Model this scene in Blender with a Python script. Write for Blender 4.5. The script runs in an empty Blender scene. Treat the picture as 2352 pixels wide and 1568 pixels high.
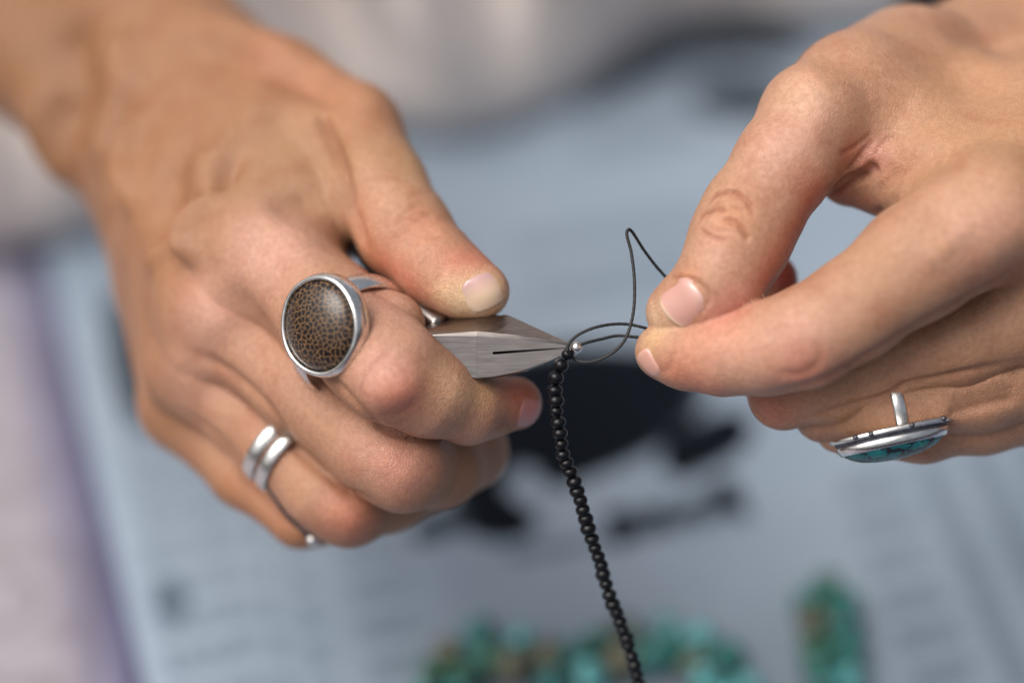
import bpy, math, random
import numpy as np
from mathutils import Vector, Matrix
from mathutils.bvhtree import BVHTree
random.seed(7); rng = np.random.default_rng(7)

# ------------------------------------------------------------------ camera, light, exposure (millimetres -> metres)
MM = 0.001
SC = bpy.context.scene
PITCH = math.radians(42.0)
FOC = np.array([0.0, 0.0, 162.0])                 # the point in focus: hands above the table
FWD = np.array([0.0, math.cos(PITCH), -math.sin(PITCH)])
UPV = np.array([0.0, math.sin(PITCH), math.cos(PITCH)])
RGT = np.array([1.0, 0.0, 0.0])
DIST = 600.0
CAM = FOC - FWD * DIST
WPX, HPX, PXMM = 2352.0, 1566.5, 11.2

cam_d = bpy.data.cameras.new('camera'); cam = bpy.data.objects.new('camera', cam_d)
SC.collection.objects.link(cam); SC.camera = cam
cam_d.sensor_width = 36; cam_d.lens = 36 * DIST / (WPX / PXMM)
cam_d.clip_start = 0.01; cam_d.clip_end = 500
cam.matrix_world = Matrix(((RGT[0], UPV[0], -FWD[0], CAM[0]*MM), (RGT[1], UPV[1], -FWD[1], CAM[1]*MM),
                           (RGT[2], UPV[2], -FWD[2], CAM[2]*MM), (0, 0, 0, 1)))
cam_d.dof.use_dof = True; cam_d.dof.focus_distance = (DIST + 1.0) * MM; cam_d.dof.aperture_fstop = 3.05

world = bpy.data.worlds.new('World'); SC.world = world; world.use_nodes = True
wt = world.node_tree; bg = wt.nodes['Background']
sky = wt.nodes.new('ShaderNodeTexSky'); sky.sky_type = 'NISHITA'; sky.sun_disc = False
SUN_EL, SUN_AZ = math.radians(62), math.radians(-112)   # azimuth of the light measured from +Y, clockwise
sky.sun_elevation = SUN_EL; sky.sun_rotation = SUN_AZ
sky.dust_density = 8.0; sky.air_density = 1.0; sky.ozone_density = 0.6
hs = wt.nodes.new('ShaderNodeHueSaturation'); hs.inputs['Saturation'].default_value = 0.5   # thin cloud
wt.links.new(sky.outputs['Color'], hs.inputs['Color']); wt.links.new(hs.outputs['Color'], bg.inputs['Color']); bg.inputs['Strength'].default_value = 0.118
sun_d = bpy.data.lights.new('sun', 'SUN'); sun = bpy.data.objects.new('sun', sun_d); SC.collection.objects.link(sun)
sun_d.energy = 2.05; sun_d.angle = math.radians(45); sun_d.color = (1.0, 0.955, 0.90)
sd = Vector((math.sin(SUN_AZ) * math.cos(SUN_EL), math.cos(SUN_AZ) * math.cos(SUN_EL), math.sin(SUN_EL)))
sun.rotation_euler = sd.to_track_quat('Z', 'Y').to_euler()
SC.view_settings.view_transform = 'Standard'; SC.view_settings.look = 'None'
SC.view_settings.exposure = 0.08; SC.view_settings.gamma = 1.0
SC.cycles.use_denoising = True

# ------------------------------------------------------------------ helpers
def C3(x, y, d):                     # picture direction + distance -> point in camera axes (mm)
    z = DIST + d
    return np.array([(x - WPX/2) / PXMM * z / DIST, -(y - HPX/2) / PXMM * z / DIST, z])
def to_world(p):
    p = np.atleast_2d(np.asarray(p, float))
    return CAM + p[:, :1]*RGT + p[:, 1:2]*UPV + p[:, 2:3]*FWD
def W(x, y, d): return to_world(C3(x, y, d))[0]
def dirW(x, y, z):                   # camera-axes direction (right, up, forward) -> world unit vector
    v = x*RGT + y*UPV + z*FWD; return v/np.linalg.norm(v)
def onplane(x, y, z0=0.0):           # where the sight line meets the level z0
    c = C3(x, y, 0); v = c[0]*RGT + c[1]*UPV + c[2]*FWD
    return CAM + v * (z0 - CAM[2]) / v[2]

def empty(name, loc, label, cat, group=None):
    o = bpy.data.objects.new(name, None); SC.collection.objects.link(o)
    o.empty_display_size = 0.01; o.location = Vector(loc) * MM
    o['label'] = label; o['category'] = cat
    if group: o['group'] = group
    return o
def rootloc(o):
    v = Vector((0, 0, 0))
    while o is not None: v += o.location; o = o.parent
    return v
def mesh_obj(name, V, F, mat, parent=None, origin=None, smooth=True, label=None, cat=None, kind=None, group=None, cols=None):
    V = np.asarray(V, float)
    org = np.asarray(origin, float) if origin is not None else V.mean(0)
    me = bpy.data.meshes.new(name)
    me.from_pydata(((V - org) * MM).tolist(), [], F if isinstance(F, list) else F.tolist())
    if smooth: me.polygons.foreach_set('use_smooth', np.ones(len(me.polygons), dtype=bool))
    if cols is not None:
        ca = me.color_attributes.new('tone', 'FLOAT_COLOR', 'POINT')
        ca.data.foreach_set('color', np.c_[cols, np.ones(len(cols))].astype(np.float32).ravel())
    me.update()
    if mat: me.materials.append(mat)
    o = bpy.data.objects.new(name, me); SC.collection.objects.link(o)
    base = rootloc(parent) if parent else Vector((0, 0, 0))
    if parent: o.parent = parent
    o.location = Vector(org) * MM - base
    if label: o['label'] = label
    if cat: o['category'] = cat
    if kind: o['kind'] = kind
    if group: o['group'] = group
    return o

def spline(P, n):
    P = np.asarray(P, float)
    Q = np.vstack([2*P[0]-P[1], P, 2*P[-1]-P[-2]])
    out = []
    for i in range(len(P)-1):
        a, b, c, d = Q[i], Q[i+1], Q[i+2], Q[i+3]
        for t in np.linspace(0, 1, n, endpoint=False):
            out.append(0.5*((2*b) + (-a+c)*t + (2*a-5*b+4*c-d)*t*t + (-a+3*b-3*c+d)*t**3))
    out.append(P[-1]); return np.array(out)
def tube(path, r, seg=10, closed=False):
    path = np.asarray(path, float); n = len(path)
    rr = np.full(n, r) if np.isscalar(r) else np.asarray(r)
    if closed: T = np.roll(path, -1, 0) - np.roll(path, 1, 0)
    else: T = np.gradient(path, axis=0)
    T /= np.linalg.norm(T, axis=1)[:, None] + 1e-12
    u = np.cross(T[0], [0.3, 0.2, 0.9]); u /= np.linalg.norm(u)
    V = []
    for i in range(n):
        u = u - T[i]*np.dot(u, T[i]); u /= np.linalg.norm(u); v = np.cross(T[i], u)
        for k in range(seg):
            a = 2*math.pi*k/seg; V.append(path[i] + rr[i]*(u*math.cos(a) + v*math.sin(a)))
    F = []
    for i in range(n if closed else n-1):
        j = (i+1) % n
        for k in range(seg):
            l = (k+1) % seg; F.append((i*seg+k, i*seg+l, j*seg+l, j*seg+k))
    if not closed:
        F.append(tuple(range(seg))[::-1]); F.append(tuple((n-1)*seg+k for k in range(seg)))
    return V, F
def frame(nrm, ref):                 # right-handed frame with z = nrm and x near ref
    z = nrm/np.linalg.norm(nrm); x = ref - z*np.dot(ref, z); x /= np.linalg.norm(x); return x, np.cross(z, x), z
def lathe(profile, org, X, Y, Z, sx=1.0, sy=1.0, seg=64, wob=None):
    V = []; F = []
    for (r, h) in profile:
        for k in range(seg):
            a = 2*math.pi*k/seg
            rr = r * (1 + (wob(a, h) if wob else 0))
            V.append(org + X*rr*sx*math.cos(a) + Y*rr*sy*math.sin(a) + Z*h)
    m = len(profile)
    for i in range(m-1):
        for k in range(seg):
            l = (k+1) % seg; F.append((i*seg+k, i*seg+l, (i+1)*seg+l, (i+1)*seg+k))
    return V, F
def band(org, axis, ref, R, width, th, seg=72, bulge=0.3, sx=1.0, sy=1.0, a0=0.0, a1=2*math.pi):
    X, Y, Z = frame(axis, ref)
    prof = [(-.5, 0), (-.5, .55), (-.36, .9), (0, 1.0+bulge), (.36, .9), (.5, .55), (.5, 0)]
    closed = abs(a1-a0-2*math.pi) < 1e-6
    n = seg if closed else seg+1
    V = []; F = []; m = len(prof)
    for i in range(n):
        a = a0 + (a1-a0)*i/seg
        for (w, h) in prof:
            rr = R + th*h
            V.append(org + X*rr*sx*math.cos(a) + Y*rr*sy*math.sin(a) + Z*w*width)
    for i in range(n if closed else n-1):
        j = (i+1) % n
        for k in range(m):
            l = (k+1) % m; F.append((i*m+k, i*m+l, j*m+l, j*m+k))
    return V, F

# ------------------------------------------------------------------ materials
def mat(name):
    m = bpy.data.materials.new(name); m.use_nodes = True
    return m, m.node_tree, m.node_tree.nodes['Principled BSDF']
def node(t, kind, **kw):
    n = t.nodes.new(kind)
    for k, v in kw.items():
        if k in n.inputs: n.inputs[k].default_value = v
        else: setattr(n, k, v)
    return n
def ramp(t, fac, stops):
    r = t.nodes.new('ShaderNodeValToRGB'); e = r.color_ramp.elements
    while len(e) < len(stops): e.new(0.5)
    for i, (p, c) in enumerate(stops): e[i].position = p; e[i].color = (*c, 1)
    t.links.new(fac, r.inputs['Fac']); return r.outputs['Color']
def objco(t, scale=(1, 1, 1)):
    c = t.nodes.new('ShaderNodeTexCoord'); m = t.nodes.new('ShaderNodeMapping'); m.inputs['Scale'].default_value = scale
    t.links.new(c.outputs['Object'], m.inputs['Vector']); return m.outputs['Vector']
def bump(t, p, h, strength, dist):
    b = node(t, 'ShaderNodeBump', Strength=strength, Distance=dist)
    t.links.new(h, b.inputs['Height']); t.links.new(b.outputs['Normal'], p.inputs['Normal']); return b
def mixc(t, fac, a, b, mode='MIX'):
    m = t.nodes.new('ShaderNodeMix'); m.data_type = 'RGBA'; m.blend_type = mode
    for s, v in ((0, fac), (6, a), (7, b)):
        if isinstance(v, (int, float)): m.inputs[s].default_value = v
        elif isinstance(v, tuple): m.inputs[s].default_value = (*v, 1)
        else: t.links.new(v, m.inputs[s])
    return m.outputs[2]

def skin_material():
    m, t, p = mat('skin')
    co = objco(t)
    at = t.nodes.new('ShaderNodeAttribute'); at.attribute_name = 'tone'
    n1 = node(t, 'ShaderNodeTexNoise', Scale=110.0, Detail=4.0, Roughness=0.6); t.links.new(co, n1.inputs['Vector'])
    n2 = node(t, 'ShaderNodeTexNoise', Scale=900.0, Detail=3.0, Roughness=0.7); t.links.new(co, n2.inputs['Vector'])
    c1 = ramp(t, n1.outputs['Fac'], [(0.3, (0.90, 0.80, 0.76)), (0.52, (1, 1, 1)), (0.72, (1.0, 0.98, 0.90))])
    c2 = ramp(t, n2.outputs['Fac'], [(0.32, (0.80, 0.74, 0.70)), (0.66, (1.05, 1.05, 1.05))])
    col = mixc(t, 1.0, at.outputs['Color'], c1, 'MULTIPLY'); col = mixc(t, 0.8, col, c2, 'MULTIPLY')
    t.links.new(col, p.inputs['Base Color'])
    p.inputs['Subsurface Weight'].default_value = 0.14
    p.inputs['Subsurface Radius'].default_value = (1.0, 0.32, 0.18)
    p.inputs['Subsurface Scale'].default_value = 0.0025
    p.inputs['Roughness'].default_value = 0.5; p.inputs['IOR'].default_value = 1.4
    v = node(t, 'ShaderNodeTexVoronoi', Scale=1500.0); v.feature = 'DISTANCE_TO_EDGE'
    nw = node(t, 'ShaderNodeTexNoise', Scale=700.0, Detail=2.0); t.links.new(co, nw.inputs['Vector'])
    va = t.nodes.new('ShaderNodeVectorMath'); va.operation = 'MULTIPLY_ADD'
    t.links.new(nw.outputs['Color'], va.inputs[0]); va.inputs[1].default_value = (0.0007, 0.0007, 0.0007); t.links.new(co, va.inputs[2])
    t.links.new(va.outputs[0], v.inputs['Vector'])
    h1 = ramp(t, v.outputs['Distance'], [(0.0, (0, 0, 0)), (0.22, (1, 1, 1))])
    n3 = node(t, 'ShaderNodeTexNoise', Scale=450.0, Detail=5.0, Roughness=0.65); t.links.new(co, n3.inputs['Vector'])
    h = mixc(t, 0.55, h1, n3.outputs['Color'])
    bump(t, p, h, 0.85, 0.00018)
    r = node(t, 'ShaderNodeMapRange'); t.links.new(n1.outputs['Fac'], r.inputs[0]); r.inputs[3].default_value = 0.36; r.inputs[4].default_value = 0.52
    t.links.new(r.outputs[0], p.inputs['Roughness'])
    return m
def nail_material():
    m, t, p = mat('nail')
    at = t.nodes.new('ShaderNodeAttribute'); at.attribute_name = 'tone'
    t.links.new(at.outputs['Color'], p.inputs['Base Color'])
    p.inputs['Roughness'].default_value = 0.28; p.inputs['Coat Weight'].default_value = 0.25; p.inputs['Coat Roughness'].default_value = 0.2
    p.inputs['Subsurface Weight'].default_value = 0.2; p.inputs['Subsurface Scale'].default_value = 0.002
    co = objco(t, (900, 900, 900)); n = node(t, 'ShaderNodeTexNoise', Scale=1.0, Detail=2.0); t.links.new(co, n.inputs['Vector'])
    bump(t, p, n.outputs['Fac'], 0.25, 0.00005)
    return m
def silver(name, col=(0.86, 0.85, 0.82), rough=0.22, tarnish=0.35):
    m, t, p = mat(name); co = objco(t)
    p.inputs['Metallic'].default_value = 1.0
    n = node(t, 'ShaderNodeTexNoise', Scale=420.0, Detail=6.0, Roughness=0.65); t.links.new(co, n.inputs['Vector'])
    c = ramp(t, n.outputs['Fac'], [(0.3, tuple(x*(1-tarnish) for x in col)), (0.62, col)])
    t.links.new(c, p.inputs['Base Color'])
    r = node(t, 'ShaderNodeMapRange'); t.links.new(n.outputs['Fac'], r.inputs[0]); r.inputs[3].default_value = rough+.14; r.inputs[4].default_value = rough-.04
    t.links.new(r.outputs[0], p.inputs['Roughness'])
    n2 = node(t, 'ShaderNodeTexNoise', Scale=1500.0, Detail=3.0); t.links.new(co, n2.inputs['Vector'])
    bump(t, p, n2.outputs['Fac'], 0.25, 0.00006)
    return m
def steel_material():
    m, t, p = mat('brushed_steel'); co = objco(t, (120, 2600, 2600))
    p.inputs['Metallic'].default_value = 1.0
    n = node(t, 'ShaderNodeTexNoise', Scale=1.0, Detail=5.0, Roughness=0.7); t.links.new(co, n.inputs['Vector'])
    c = ramp(t, n.outputs['Fac'], [(0.3, (0.20, 0.178, 0.165)), (0.7, (0.37, 0.335, 0.315))]); t.links.new(c, p.inputs['Base Color'])
    p.inputs['Roughness'].default_value = 0.29
    bump(t, p, n.outputs['Fac'], 0.15, 0.00004)
    return m
def plain(name, col, rough=0.6, nz=(300.0, 0.12), bmp=(0.3, 0.0001), spec=None, coat=0.0):
    m, t, p = mat(name); co = objco(t)
    n = node(t, 'ShaderNodeTexNoise', Scale=nz[0], Detail=4.0, Roughness=0.6); t.links.new(co, n.inputs['Vector'])
    c = ramp(t, n.outputs['Fac'], [(0.3, tuple(x*(1-nz[1]) for x in col)), (0.7, tuple(min(1, x*(1+nz[1])) for x in col))])
    t.links.new(c, p.inputs['Base Color']); p.inputs['Roughness'].default_value = rough
    if spec is not None: p.inputs['Specular IOR Level'].default_value = spec
    p.inputs['Coat Weight'].default_value = coat; p.inputs['Coat Roughness'].default_value = 0.12
    if bmp: bump(t, p, n.outputs['Fac'], *bmp)
    return m
def palmwood_material(X, Y):
    m, t, p = mat('palm_wood'); co = objco(t); cb = t.nodes.new('ShaderNodeCombineXYZ')
    for i, A in enumerate((X, Y)):
        d = t.nodes.new('ShaderNodeVectorMath'); d.operation = 'DOT_PRODUCT'; t.links.new(co, d.inputs[0]); d.inputs[1].default_value = tuple(A)
        t.links.new(d.outputs['Value'], cb.inputs[i])
    v = node(t, 'ShaderNodeTexVoronoi', Scale=900.0, Randomness=1.0); v.voronoi_dimensions = '2D'; v.feature = 'DISTANCE_TO_EDGE'; nd = node(t, 'ShaderNodeTexNoise', Scale=900.0, Detail=2.0); t.links.new(co, nd.inputs['Vector'])
    vw = t.nodes.new('ShaderNodeVectorMath'); vw.operation = 'MULTIPLY_ADD'; t.links.new(nd.outputs['Color'], vw.inputs[0]); vw.inputs[1].default_value = (0.0009, 0.0009, 0); t.links.new(cb.outputs[0], vw.inputs[2])
    t.links.new(vw.outputs[0], v.inputs['Vector'])
    n = node(t, 'ShaderNodeTexNoise', Scale=2400.0, Detail=2.0); t.links.new(co, n.inputs['Vector'])
    ad = t.nodes.new('ShaderNodeMath'); ad.operation = 'MULTIPLY_ADD'
    t.links.new(n.outputs['Fac'], ad.inputs[0]); ad.inputs[1].default_value = 0.12; t.links.new(v.outputs['Distance'], ad.inputs[2])
    c = ramp(t, ad.outputs[0], [(0.085, (0.24, 0.13, 0.056)), (0.155, (0.006, 0.004, 0.005))])
    t.links.new(c, p.inputs['Base Color']); p.inputs['Roughness'].default_value = 0.32
    p.inputs['Coat Weight'].default_value = 0.12; p.inputs['Coat Roughness'].default_value = 0.4
    return m
def turquoise_material(name, scale, lo, mid, hi, crack=0.05):
    m, t, p = mat(name); co = objco(t)
    oi = t.nodes.new('ShaderNodeObjectInfo')
    nz = node(t, 'ShaderNodeTexNoise', Scale=scale*0.8, Detail=4.0); t.links.new(co, nz.inputs['Vector'])
    c = ramp(t, nz.outputs['Fac'], [(0.3, lo), (0.5, mid), (0.7, hi)])
    va = t.nodes.new('ShaderNodeVectorMath'); va.operation = 'MULTIPLY_ADD'
    n2 = node(t, 'ShaderNodeTexNoise', Scale=scale*3, Detail=3.0); t.links.new(co, n2.inputs['Vector'])
    t.links.new(n2.outputs['Color'], va.inputs[0]); va.inputs[1].default_value = (1.1/scale,)*3; t.links.new(co, va.inputs[2])
    v = node(t, 'ShaderNodeTexVoronoi', Scale=scale*1.1); v.feature = 'DISTANCE_TO_EDGE'; t.links.new(va.outputs[0], v.inputs['Vector'])
    n4 = node(t, 'ShaderNodeTexNoise', Scale=scale*0.6, Detail=2.0); t.links.new(co, n4.inputs['Vector'])
    th = t.nodes.new('ShaderNodeMath'); th.operation = 'MULTIPLY'; t.links.new(n4.outputs['Fac'], th.inputs[0]); th.inputs[1].default_value = crack*3.4
    lt = t.nodes.new('ShaderNodeMath'); lt.operation = 'LESS_THAN'; t.links.new(v.outputs['Distance'], lt.inputs[0]); t.links.new(th.outputs[0], lt.inputs[1])
    c = mixc(t, lt.outputs[0], c, (0.012, 0.016, 0.018))
    t.links.new(c, p.inputs['Base Color']); p.inputs['Roughness'].default_value = 0.25
    return m

M = {}
M['skin'] = skin_material(); M['nail'] = nail_material()
M['silver'] = silver('silver'); M['silver_dark'] = silver('oxidised_silver', (0.16, 0.16, 0.18), 0.35, 0.6)
M['steel'] = steel_material(); M['shirt'] = None
M['black_bead'] = plain('matte_black_stone', (0.003, 0.0035, 0.005), 0.33, (2500.0, 0.4), (0.3, 0.00005), 0.3)
M['cord'] = plain('black_waxed_cord', (0.008, 0.008, 0.009), 0.5, (3000.0, 0.4), (0.6, 0.00012))
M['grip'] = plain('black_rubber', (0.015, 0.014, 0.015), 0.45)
M['turq'] = turquoise_material('turquoise_stone', 230.0, (0.008, 0.08, 0.10), (0.015, 0.17, 0.18), (0.04, 0.27, 0.23), 0.06)

# ------------------------------------------------------------------ flesh: distance field -> surface -> sculpt strokes
def chain_sdf(P, ch, k):
    D = None
    for i in range(len(ch)-1):
        a, b = C3(*ch[i][:3]).astype(np.float32), C3(*ch[i+1][:3]).astype(np.float32)
        ra, rb = ch[i][3], ch[i+1][3]
        ba = b - a; pa = P - a
        t = np.clip((pa @ ba) / np.float32(ba @ ba), 0, 1)
        q = pa - t[:, None]*ba
        d = np.sqrt(np.einsum('ij,ij->i', q, q)) - (ra + t*np.float32(rb-ra))
        D = d if D is None else smin(D, d, k)
    return D
def smin(a, b, k):
    h = np.maximum(k - np.abs(a-b), 0)/k
    return np.minimum(a, b) - h*h*(k*0.25)
def hand_sdf(P, H):
    palm = None
    for ch in H['palm']:
        d = chain_sdf(P, ch, 3.0); palm = d if palm is None else smin(palm, d, H.get('kp', 8.0))
    D = palm
    for (ch, kj, kk) in H['fingers']:
        f = chain_sdf(P, ch, kk); D = smin(D, smin(f, palm, kj), H.get('kf', 0.8))
    return D
def surface(H, h=1.0):
    pts = []
    for ch in H['palm'] + [f[0] for f in H['fingers']]:
        for c in ch: p = C3(*c[:3]); pts.append(p - c[3] - 4); pts.append(p + c[3] + 4)
    lo, hi = np.min(pts, 0), np.max(pts, 0)
    hx = (WPX/2/PXMM + 28)*1.12
    lo = np.maximum(lo, [-hx, -hx*.8, 0]); hi = np.minimum(hi, [hx, hx*.8, 9999])
    n = np.ceil((hi-lo)/h).astype(int) + 1
    X, Y, Z = [(lo[i] + h*np.arange(n[i])).astype(np.float32) for i in range(3)]
    G = np.full(n, 99, np.float32)
    cs = 8                                            # coarse cells first, fine samples only near the skin
    bx, by, bz = [np.arange(0, n[i], cs) for i in range(3)]
    cc = np.stack(np.meshgrid(X[np.minimum(bx+4, n[0]-1)], Y[np.minimum(by+4, n[1]-1)], Z[np.minimum(bz+4, n[2]-1)], indexing='ij'), -1).reshape(-1, 3)
    cd = hand_sdf(cc, H).reshape(len(bx), len(by), len(bz))
    near = np.abs(cd) < cs*h*1.05 + 3
    up = np.repeat(np.repeat(np.repeat(cd, cs, 0), cs, 1), cs, 2)[:n[0], :n[1], :n[2]]
    G[:] = np.where(up > 0, 50, -50)
    msk = np.repeat(np.repeat(np.repeat(near, cs, 0), cs, 1), cs, 2)[:n[0], :n[1], :n[2]]
    I = np.argwhere(msk)
    PP = np.c_[X[I[:, 0]], Y[I[:, 1]], Z[I[:, 2]]]
    G[msk] = hand_sdf(PP, H)
    G[0], G[-1], G[:, 0], G[:, -1], G[:, :, 0], G[:, :, -1] = 5, 5, 5, 5, 5, 5
    S = G < 0
    # surface nets
    c = S[:-1, :-1, :-1].astype(np.int8).copy()*0
    for dx in (0, 1):
        for dy in (0, 1):
            for dz in (0, 1): c += S[dx:n[0]-1+dx, dy:n[1]-1+dy, dz:n[2]-1+dz]
    act = (c > 0) & (c < 8)
    A = np.argwhere(act); idx = np.full(act.shape, -1, np.int64); idx[act] = np.arange(len(A))
    acc = np.zeros((len(A), 3)); cnt = np.zeros(len(A))
    cor = [(x, y, z) for x in (0, 1) for y in (0, 1) for z in (0, 1)]
    for a in cor:
        for b in cor:
            if sum(b) - sum(a) == 1 and sum(abs(np.subtract(a, b))) == 1:
                ga = G[A[:, 0]+a[0], A[:, 1]+a[1], A[:, 2]+a[2]]; gb = G[A[:, 0]+b[0], A[:, 1]+b[1], A[:, 2]+b[2]]
                m = (ga < 0) != (gb < 0); t = np.where(m, ga/np.where(m, ga-gb, 1), 0)
                acc += m[:, None]*(np.array(a) + t[:, None]*(np.array(b)-np.array(a))); cnt += m
    V = lo + h*(A + acc/cnt[:, None])
    F = []
    for ax in range(3):
        o1, o2 = [(1, 2), (2, 0), (0, 1)][ax]
        s0 = [slice(1, -1)]*3; s0[ax] = slice(0, -1); s1 = list(s0); s1[ax] = slice(1, None)
        a, b = S[tuple(s0)], S[tuple(s1)]
        E = np.argwhere(a != b); off = np.array([1, 1, 1]); off[ax] = 0; E = E + off
        e1 = np.zeros(3, int); e1[o1] = 1; e2 = np.zeros(3, int); e2[o2] = 1
        q = [idx[tuple((E - u).T)] for u in (e1*0, e1, e1+e2, e2)]
        q = np.stack(q, 1); fl = S[tuple(E.T)]
        q[~fl] = q[~fl][:, ::-1]; F.append(q)
    F = np.vstack(F)
    return V, F
def subdivide(V, F):
    E = np.stack([F, np.roll(F, -1, 1)], -1).reshape(-1, 2); E.sort(1)
    key = E[:, 0]*len(V) + E[:, 1]; u, inv = np.unique(key, return_inverse=True)
    a, b = u // len(V), u % len(V)
    mid = (V[a]+V[b])/2; cen = V[F].mean(1)
    nv = len(V); em = inv.reshape(-1, 4) + nv; fc = np.arange(len(F)) + nv + len(u)
    Q = [np.stack([F[:, i], em[:, i], fc, em[:, (i-1) % 4]], 1) for i in range(4)]
    return np.vstack([V, mid, cen]), np.vstack(Q)
def grad(V, H):
    e = 0.35; g = np.zeros_like(V)
    for s in ((1, 1, 1), (1, -1, -1), (-1, 1, -1), (-1, -1, 1)):
        g += np.array(s)*hand_sdf((V + e*np.array(s)).astype(np.float32), H)[:, None]
    return g/(np.linalg.norm(g, axis=1)[:, None] + 1e-9)
def build_flesh(H):
    V, F = surface(H, H.get('h', 1.0)); V, F = subdivide(V, F)
    for _ in range(2):
        d = hand_sdf(V.astype(np.float32), H)[:, None]; V = V - np.clip(d, -1, 1)*grad(V, H)
    N = grad(V, H)
    bvh = BVHTree.FromPolygons([Vector(v) for v in V[:]], F.tolist())
    def hit(x, y):
        c = C3(x, y, 0); c = Vector(c/np.linalg.norm(c))
        r = bvh.ray_cast(Vector((0, 0, 0)), c); return None if r[0] is None else np.array(r[0])
    disp = np.zeros(len(V)); tone = np.tile(np.array(H['tone'], float), (len(V), 1))
    for (px, rad, col, w) in H['spots']:
        pts = [hit(*p) for p in (spline(px, 4) if len(px) > 1 else px)]; pts = [p for p in pts if p is not None]
        if not pts: continue
        dd = np.min([np.einsum('ij,ij->i', V-p, V-p) for p in pts], 0)
        g = w*np.exp(-dd/(rad*rad)); tone = tone*(1-g[:, None]) + np.array(col)*g[:, None]
    for (px, wid, hgt, dark) in H['strokes']:
        pp = np.asarray(px, float)[:, :2]; lens = np.linalg.norm(np.diff(pp, axis=0), axis=1).mean()
        pts = [hit(*p) for p in spline(pp, max(2, int(lens/7)))]; seg = [p for p in pts if p is not None]
        if len(seg) < 2: continue
        seg = np.array(seg); lo, hi = seg.min(0)-3.2*wid, seg.max(0)+3.2*wid
        s = np.where(np.all((V > lo) & (V < hi), 1))[0]
        if not len(s): continue
        best = np.full(len(s), 1e9); tt = np.zeros(len(s))
        for i in range(len(seg)-1):
            a, b = seg[i], seg[i+1]; ba = b-a
            if ba @ ba > 36: continue
            t = np.clip(((V[s]-a) @ ba)/(ba @ ba+1e-9), 0, 1); q = V[s]-a-t[:, None]*ba
            d = np.einsum('ij,ij->i', q, q); m = d < best; best[m] = d[m]; tt[m] = (i+t[m])/(len(seg)-1)
        plen = np.linalg.norm(np.diff(seg, axis=0), axis=1).sum(); fade = 1.0
        if plen > 4*wid: fade = np.clip(np.minimum(tt, 1-tt)/(0.2 if wid < 2.6 else 0.4), 0, 1); fade = 0.06 + 0.94*fade*fade*(3-2*fade)
        g = np.exp(-best/(wid*wid))*fade
        disp[s] += hgt*g*(H.get('gain', 1.0) if wid > 2.5 else 1.0)
        if dark: tone[s] *= 1 - g[:, None]*dark*np.array([0.5, 0.8, 0.85])  # crease pigment, and shade between the fingers put into the skin tone
    V2 = V + N*disp[:, None]
    bv2 = BVHTree.FromPolygons([Vector(v) for v in V2], F.tolist())
    return V2, F, tone, bv2
def nail(parent, bv, x, y, dx, dy, L, Wd, roll=0.0, tipat=0.72, soft=0.1, proud=0.42, label=None, tip=(0.80, 0.62, 0.42), base=(0.66, 0.36, 0.28), lift=0.35, moon=0.0):
    """nail centred at the skin under (x, y); (dx, dy) points to the fingertip in camera axes"""
    c = C3(x, y, 0); r = bv.ray_cast(Vector((0, 0, 0)), Vector(c/np.linalg.norm(c)))
    if r[0] is None: return
    p0 = np.array(r[0]); n = np.array(r[1]); n = n if n @ p0 < 0 else -n
    a = np.array([dx, -dy, 0.0]); a -= n*(a @ n); a /= np.linalg.norm(a); b = np.cross(n, a)
    if roll: cr, sr = math.cos(roll), math.sin(roll); n, b = n*cr + b*sr, b*cr - n*sr
    nu, nv = 22, 17; top = []; col = []
    for i in range(nu):
        u = i/(nu-1)*2-1
        half = Wd/2*(1 - max(0, -u-0.35)**2*1.15)*(1 - max(0, u-0.55)**2*0.9)
        for j in range(nv):
            v = j/(nv-1)*2-1
            q = p0 + a*u*L/2*(1 - 0.10*v*v*(1 if u < 0 else 1.2)) + b*v*half
            hres = bv.ray_cast(Vector(q + n*6), Vector(-n), 14)
            s = np.array(hres[0]) if hres[0] is not None else q - n*1.5
            edge = min(1.0, (1-abs(v))*5, (u+1)*4)
            off = -0.18 + proud*edge + lift*max(0, u-0.2)
            base_pt = s
            top.append(base_pt + n*off)
            t = np.clip((u-tipat)/soft, 0, 1); cc = np.array(base)*(1-t) + np.array(tip)*t
            if moon: mm = moon*math.exp(-((u+0.95)**2*6 + v*v*1.6)); cc = cc*(1-mm) + np.array((0.80, 0.62, 0.56))*mm
            col.append(cc)
    top = np.array(top)
    T = top.reshape(nu, nv, 3)
    for _ in range(2):
        T[1:-1] = T[1:-1]*.5 + (T[:-2]+T[2:])*.25; T[:, 1:-1] = T[:, 1:-1]*.5 + (T[:, :-2]+T[:, 2:])*.25
    top = T.reshape(-1, 3); V = np.vstack([top, top - n*0.45]); k = nu*nv; F = []
    for i in range(nu-1):
        for j in range(nv-1):
            a0 = i*nv+j; F.append((a0, a0+nv, a0+nv+1, a0+1)); F.append((k+a0, k+a0+1, k+a0+nv+1, k+a0+nv))
    rim = [j for j in range(nv)] + [i*nv+nv-1 for i in range(1, nu)] + [(nu-1)*nv+j for j in range(nv-2, -1, -1)] + [i*nv for i in range(nu-2, 0, -1)]
    for i in range(len(rim)): p, q = rim[i], rim[(i+1) % len(rim)]; F.append((p, q, q+k, p+k))
    return mesh_obj('fingernail', to_world(V), F, M['nail'], parent, label=label, cols=np.array(col + col))

TAN = (0.335, 0.168, 0.090); TANR = (0.455, 0.252, 0.160); FT = (0.49, 0.268, 0.182)
RED = (0.54, 0.155, 0.10); PINK = (0.68, 0.385, 0.305); PALE = (0.68, 0.46, 0.31); BROWN = (0.36, 0.17, 0.08); YEL = (0.60, 0.38, 0.16)  # PINK also paints the lit highlights of the knuckles into the tone
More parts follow.
